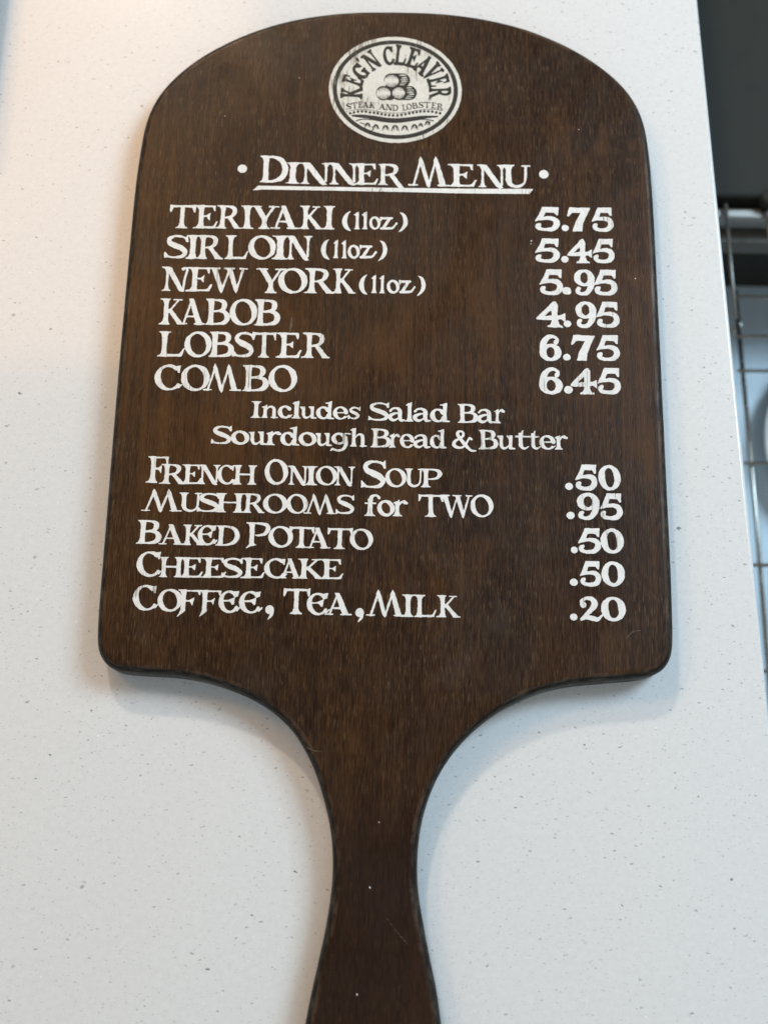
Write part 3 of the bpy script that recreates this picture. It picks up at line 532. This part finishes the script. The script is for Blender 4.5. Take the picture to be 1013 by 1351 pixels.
ZP = TH+.00012
STEP = .2
def paint_words(name, letters, label, extra=None):
    x0 = min(l[1] for l in letters)-4; x1 = max(l[1]+l[3] for l in letters)+4
    y0 = min(l[2]-.3*l[4] for l in letters)-2; y1 = max(l[2]+1.12*l[4] for l in letters)+2
    if extra: x0, x1, y0 = x0-6, x1+6, y0-6
    xs = np.arange(x0, x1, STEP); ys = np.arange(y0, y1, STEP)
    F = np.full((len(ys), len(xs)), 9.)
    for ch, lx, ly, w, h in letters:
        e = glyph_extent(ch); hx = np.flatnonzero((xs > lx-1.5) & (xs < lx+w+1.5)); hy = np.flatnonzero((ys > ly-.34*h) & (ys < ly+1.14*h))
        gx, gy = np.meshgrid(xs[hx], ys[hy])
        sl = (vnoise(np.array([lx]), np.array([ly]), 3.7)[0])*.05
        u = e[0]+(gx-lx-sl*(gy-ly-.5*h))/w*(e[1]-e[0]); v = (gy-ly)/h
        d = sd_glyph(ch, u, v)*h
        d += (vnoise(gx, gy, 2.6, 7)*.28+vnoise(gx, gy, 1.1, 1)*.22+vnoise(gx, gy, .5, 2)*.15)*min(1, h/14)**2
        s = np.s_[hy[0]:hy[-1]+1, hx[0]:hx[-1]+1]; F[s] = np.minimum(F[s], d)
    if extra:
        X, Y = np.meshgrid(xs, ys)
        for kind, p in extra:
            d = (sd_poly(X, Y, p) if kind == 'P' else sd_stroke(X, Y, p))+vnoise(X, Y, 1.1, 1)*.16
            F = np.minimum(F, d)
    me = field_mesh(F, xs, ys, TH*1000, ZP*1000, name); me.transform(Matrix.Scale(.001, 4))
    o = link(name, me, M['paint'], board); o['label'] = label; return o
KIND = {'heading': 'heading_lettering', 'item': 'dish_lettering', 'portion': 'portion_lettering', 'price': 'price_lettering', 'note': 'note_lettering', 'side': 'side_dish_lettering'}
SAID = {'TERIYAKI_oz': '(11oz.)', 'SIRLOIN_oz': '(11oz.)', 'NEWYORK_oz': '(11oz.)'}
head = [l for n, k, ls in LETTERING if k == 'heading' for l in ls]
rule = [('P', [(-81.4, 259.7), (-78.4, 262.6), (-40, 262.7), (4.7, 262.9), (40, 263.2), (80.9, 263.9), (78.6, 260.6), (40, 260.1), (4.7, 260.3), (-40, 260.3), (-76, 260.2), (-79, 259.6)])]
paint_words('heading_lettering', head, 'white painted heading reading DINNER MENU above a rule', rule)
for n, k, ls in LETTERING:
    if k != 'heading': paint_words(KIND[k], ls, 'white painted lettering reading '+SAID.get(n, n))
def paint_dot(name, x, y, r, sq=1.0, ang=0.):
    xs = np.arange(x-r*2.2, x+r*2.2, max(.05, r/14)); ys = np.arange(y-r*2.2, y+r*2.2, max(.05, r/14)); X, Y = np.meshgrid(xs, ys)
    u = (X-x)*math.cos(ang)+(Y-y)*math.sin(ang); v = -(X-x)*math.sin(ang)+(Y-y)*math.cos(ang)
    F = np.hypot(u, v*sq)-r+vnoise(X, Y, .9, 3)*.25*min(1, r)
    me = field_mesh(F, xs, ys, TH*1000, ZP*1000, name); me.transform(Matrix.Scale(.001, 4)); return link(name, me, M['paint'], board)
paint_dot('bullet', -88.2, 273.5, 2.7); paint_dot('bullet', 87.1, 273.6, 2.75)
for x, y, r, q in ((108.2, 303.7, .45, 1.), (137.8, 208.1, .55, 1), (79.2, 230.5, .7, 1.4), (78.9, 228.6, .35, 1), (-1.6, -92.1, .4, 1), (-5.5, -123.1, .9, 1.9), (-10.6, -172.1, .7, 1.6), (-57.3, 335.2, .4, 1), (-100.2, 308.4, .35, 1)):
    paint_dot('paint_speck', x, y, r*.62, q, .3 if q == 1 else 1.75)

SCR = mat_plain('bare_scratch', (.105, .070, .045), .6)
def scratch(pts, w):
    s = [(x, y, w*math.sin(math.pi*(i+.4)/len(pts))) for i, (x, y) in enumerate(pts)]; q = SK(s)[0][1]
    a = np.array(pts); xs = np.arange(a[:, 0].min()-1, a[:, 0].max()+1, .08); ys = np.arange(a[:, 1].min()-1, a[:, 1].max()+1, .08); X, Y = np.meshgrid(xs, ys)
    me = field_mesh(sd_stroke(X, Y, q)+vnoise(X, Y, .8, 6)*.22, xs, ys, TH*1000, ZP*1000-.08, 'scratch'); me.transform(Matrix.Scale(.001, 4)); link('scratch', me, SCR, board)
for p, w in (([(2.9, -137), (6, -141), (10, -145.5), (13.6, -149)], .22), ([(125, 2.5), (128.5, 6.0), (132.5, 6.8)], .45), ([(-40.5, -55), (-36, -57.5), (-31.5, -58)], .4), ([(-55.6, 180), (-55.9, 175.5), (-56.4, 172)], 1.1)):
    scratch(p, w)

# ---- oval badge, drawn in its own units (1 unit = .451 mm across, .519 mm up)
BX, BY, SX, SY = -.1, 328.75, .4509, .5189
def to_board(V):
    V = V.copy(); x, y = V[:, 0].copy(), V[:, 1].copy()
    V[:, 0] = (BX+SX*x-.008*y)/1000; V[:, 1] = (BY+SY*y+.010*x)/1000; return V
g = np.arange(-92, 92.01, .4); XS = g; YS = np.arange(-74, 74.01, .4); UX, UY = np.meshgrid(XS, YS)
ta = R(-3); EU = UX*math.cos(ta)+UY*math.sin(ta); EV = -UX*math.sin(ta)+UY*math.cos(ta)
def oval(rx, ry):
    k = np.hypot(EU/rx, EV/ry); gx = np.hypot(EU/rx**2, EV/ry**2)+1e-9
    return k*(k-1)/np.maximum(gx, 1e-6)
rough = vnoise(UX, UY, 2.2, 4)*.5+vnoise(UX*3, UY, 2.4, 5)*.5
badge = link('badge', field_mesh(oval(87.4, 69.8)+rough, XS, YS, TH, ZP-.00002, 'badge', to_board), M['badge'], board)
badge['label'] = 'worn white oval badge printed with black lettering and barrels'
def put(F, ch, cx, cy, w, h, deg, wt):
    e = glyph_extent(ch); t = R(deg)
    u = (UX-cx)*math.cos(t)+(UY-cy)*math.sin(t); v = -(UX-cx)*math.sin(t)+(UY-cy)*math.cos(t)
    m = (np.abs(u) < w) & (np.abs(v) < h)
    gu = e[0]+(u[m]/w+.5)*(e[1]-e[0]); gv = v[m]/h+.5
    F[m] = np.minimum(F[m], sd_glyph(ch, gu, gv)*(w*.35+h*.65)-wt)
big = lambda: np.full(UX.shape, 9.)
def ink(name, F, label=None):
    o = link(name, field_mesh(F+rough*.35, XS, YS, TH+.0001, ZP+.00006, name, to_board), M['ink'], badge)
    if label: o['label'] = label
ink('border_ring', np.maximum(oval(82.5, 65.0), -oval(76.9, 60.0)))
F = big()
cxy = lambda px, py: (px-521.4, 117.7-py)
for ch, px, py, w, h, deg in (('K', 463.8, 122.4, 15.5, 27, 88), ('E', 465.6, 106.6, 12, 26, 71), ('G', 475.2, 94.6, 15, 21.5, 52), ('N', 489.6, 80.0, 17, 24, 38),
                              ('C', 512.6, 73.3, 14, 23.5, 6), ('L', 528.6, 72.8, 15, 25, -7), ('E', 545.0, 76.4, 16.5, 25, -18), ('A', 559.4, 85.6, 18, 26, -41), ('V', 570.6, 94.8, 15.5, 26, -56), ('E', 578.2, 106.8, 12.5, 27, -75), ('R', 580.4, 122.0, 14, 27, -88)):
    put(F, ch, *cxy(px, py), w, h, deg, .85)
F = np.minimum(F, sd_stroke(UX, UY, [(-51.0, 40.0, 3.6), (-49.6, 38.6, 3.2), (-48.6, 36.6, 1.6)]))
ink('badge_name', F, 'black arched lettering on the badge')
F = big()
bl = [(75, 132), (100, 130), (205, 113), (310, 118), (400, 132), (515, 142), (600, 138), (690, 123), (745, 116), (800, 116), (855, 121), (910, 131)]
q4 = lambda x, y: cxy(445+x/6.753, 125+y/6.753)
for ch, a, b in (('S', 78, 126), ('T', 128, 182), ('E', 182, 230), ('A', 224, 284), ('K', 284, 340), ('A', 370, 432), ('N', 428, 492), ('D', 490, 542), ('L', 578, 622), ('O', 614, 662), ('B', 664, 714), ('S', 720, 766), ('T', 770, 826), ('E', 832, 880), ('R', 880, 940)):
    c = (a+b)/2; y = np.interp(c, [p[0] for p in bl], [p[1] for p in bl]); sl = np.interp(c+20, [p[0] for p in bl], [p[1] for p in bl])-np.interp(c-20, [p[0] for p in bl], [p[1] for p in bl])
    px, py = q4(c, y-25); put(F, ch, px, py, (b-a)/6.753, 7.6, -math.degrees(math.atan2(sl, 40)), .06)
ink('badge_subtitle', F, 'small black curved lettering under the barrels')
def strokes(lst, conv, k):
    F = big()
    for p in lst:
        s = SK([(*conv(x, y), w*k) for x, y, w in p])[0][1] if len(p) > 1 else None
        if s is None: x, y, w = p[0]; s = [(*conv(x, y), w*k), (conv(x, y)[0]+.01, conv(x, y)[1], w*k)]
        F = np.minimum(F, sd_stroke(UX, UY, s))
    return F
k4 = 1/6.753
ink('ripple_band', strokes([[(138, 186, 14), (220, 190, 28), (330, 203, 31), (440, 220, 32), (540, 224, 32), (650, 214, 31), (760, 200, 27), (888, 194, 12)], [(172, 230, 9), (230, 217, 8), (320, 222, 8), (430, 240, 8), (540, 245, 8), (650, 232, 8), (760, 218, 8), (853, 231, 9)],
     [(84, 150, 3.5), (140, 137, 3.5), (220, 130, 4), (320, 142, 4), (430, 160, 4), (540, 164, 4), (650, 150, 4), (780, 131, 4), (860, 131, 3.5), (930, 142, 3.5)]], q4, k4))
ink('dotted_line', strokes([[(x, y, 23)] for x, y in ((118, 165), (152, 157), (187, 150), (222, 148), (257, 150), (292, 157), (327, 160), (360, 165), (395, 172), (428, 178), (462, 182), (497, 184), (535, 184), (570, 180), (605, 173), (640, 166), (672, 160), (705, 155), (738, 150), (772, 148), (808, 148), (843, 150), (878, 157), (912, 165))], q4, k4))
garl = []
for x, y, s in ((272, 268, 24), (345, 284, 26), (430, 292, 28), (515, 294, 32), (600, 294, 28), (685, 284, 28), (740, 268, 18), (800, 252, 22)):
    garl += [[(x-s, y+s*.75, 7), (x-s*.6, y-s*.3, 11), (x, y-s*.6, 14), (x+s*.6, y-s*.3, 11), (x+s, y+s*.75, 7)], [(x-s*.35, y-s*.2, 9), (x-s*.3, y+s*.5, 5)], [(x+s*.3, y-s*.2, 9), (x+s*.5, y+s*.7, 5)]]
garl += [[(205, 248, 6), (235, 256, 8), (262, 272, 6)], [(310, 280, 5), (325, 305, 6), (300, 318, 4)], [(815, 243, 7), (826, 240, 7)]]
ink('garland', strokes(garl, q4, k4))
qb = lambda x, y: cxy(490+x/14.47, 90+y/14.47); kb = 1/14.47
def ell(cx, cy, rx, ry):
    x, y = qb(cx, cy); a, b = rx*kb, ry*kb; k = np.hypot((UX-x)/a, (UY-y)/b); return (k-1)*min(a, b)
def body(x0, x1, y, r): return strokes([[(x0, y, 2*r), ((x0+x1)/2, y, 2*r), (x1, y, 2*r)]], qb, kb)
F = np.minimum(np.minimum(body(370, 605, 232, 131), body(225, 232, 477, 137)), body(512, 730, 475, 134))
F = np.minimum(F, strokes([[(300, 370, 90), (390, 420, 120), (390, 540, 120), (300, 590, 40)], [(480, 360, 60), (700, 355, 30)]], qb, kb))
for cx, cy, rx, ry in ((382, 246, 136, 116), (230, 482, 132, 112), (518, 476, 118, 108)):
    disc = ell(cx, cy, rx, ry); F = np.maximum(F, -disc)
    hatch = []
    for j, dx_ in enumerate((-84, -46, -8, 32, 66, 98)):
        hh = ry*math.sqrt(max(.05, 1-(dx_/rx)**2))
        hatch += [[(cx+dx_, cy-hh, 18), (cx+dx_+3, cy-hh*.3-8*(j % 3), 3)], [(cx+dx_, cy+hh, 20), (cx+dx_-2, cy+hh*.15+9*(j % 2), 3)]]
    F = np.minimum(F, np.maximum(strokes(hatch, qb, kb), disc))
wh = [[(x-w/2, y, 9), (x, y-4, t), (x+w/2, y+2, 9)] for x, y, w, t in ((600, 138, 150, 26), (632, 186, 110, 28), (622, 222, 150, 18), (628, 256, 120, 24), (600, 290, 110, 14), (585, 320, 90, 16), (720, 378, 100, 22), (740, 420, 130, 14), (745, 462, 140, 22), (760, 500, 120, 26), (730, 540, 130, 16), (705, 575, 120, 18))]
F = np.maximum(F, -strokes(wh, qb, kb))
ink('barrel_stack', F, 'black print of three stacked barrels')
ink('trademark_ring', np.maximum(ell(1105, 590, 26, 24), -ell(1105, 590, 14, 12)))
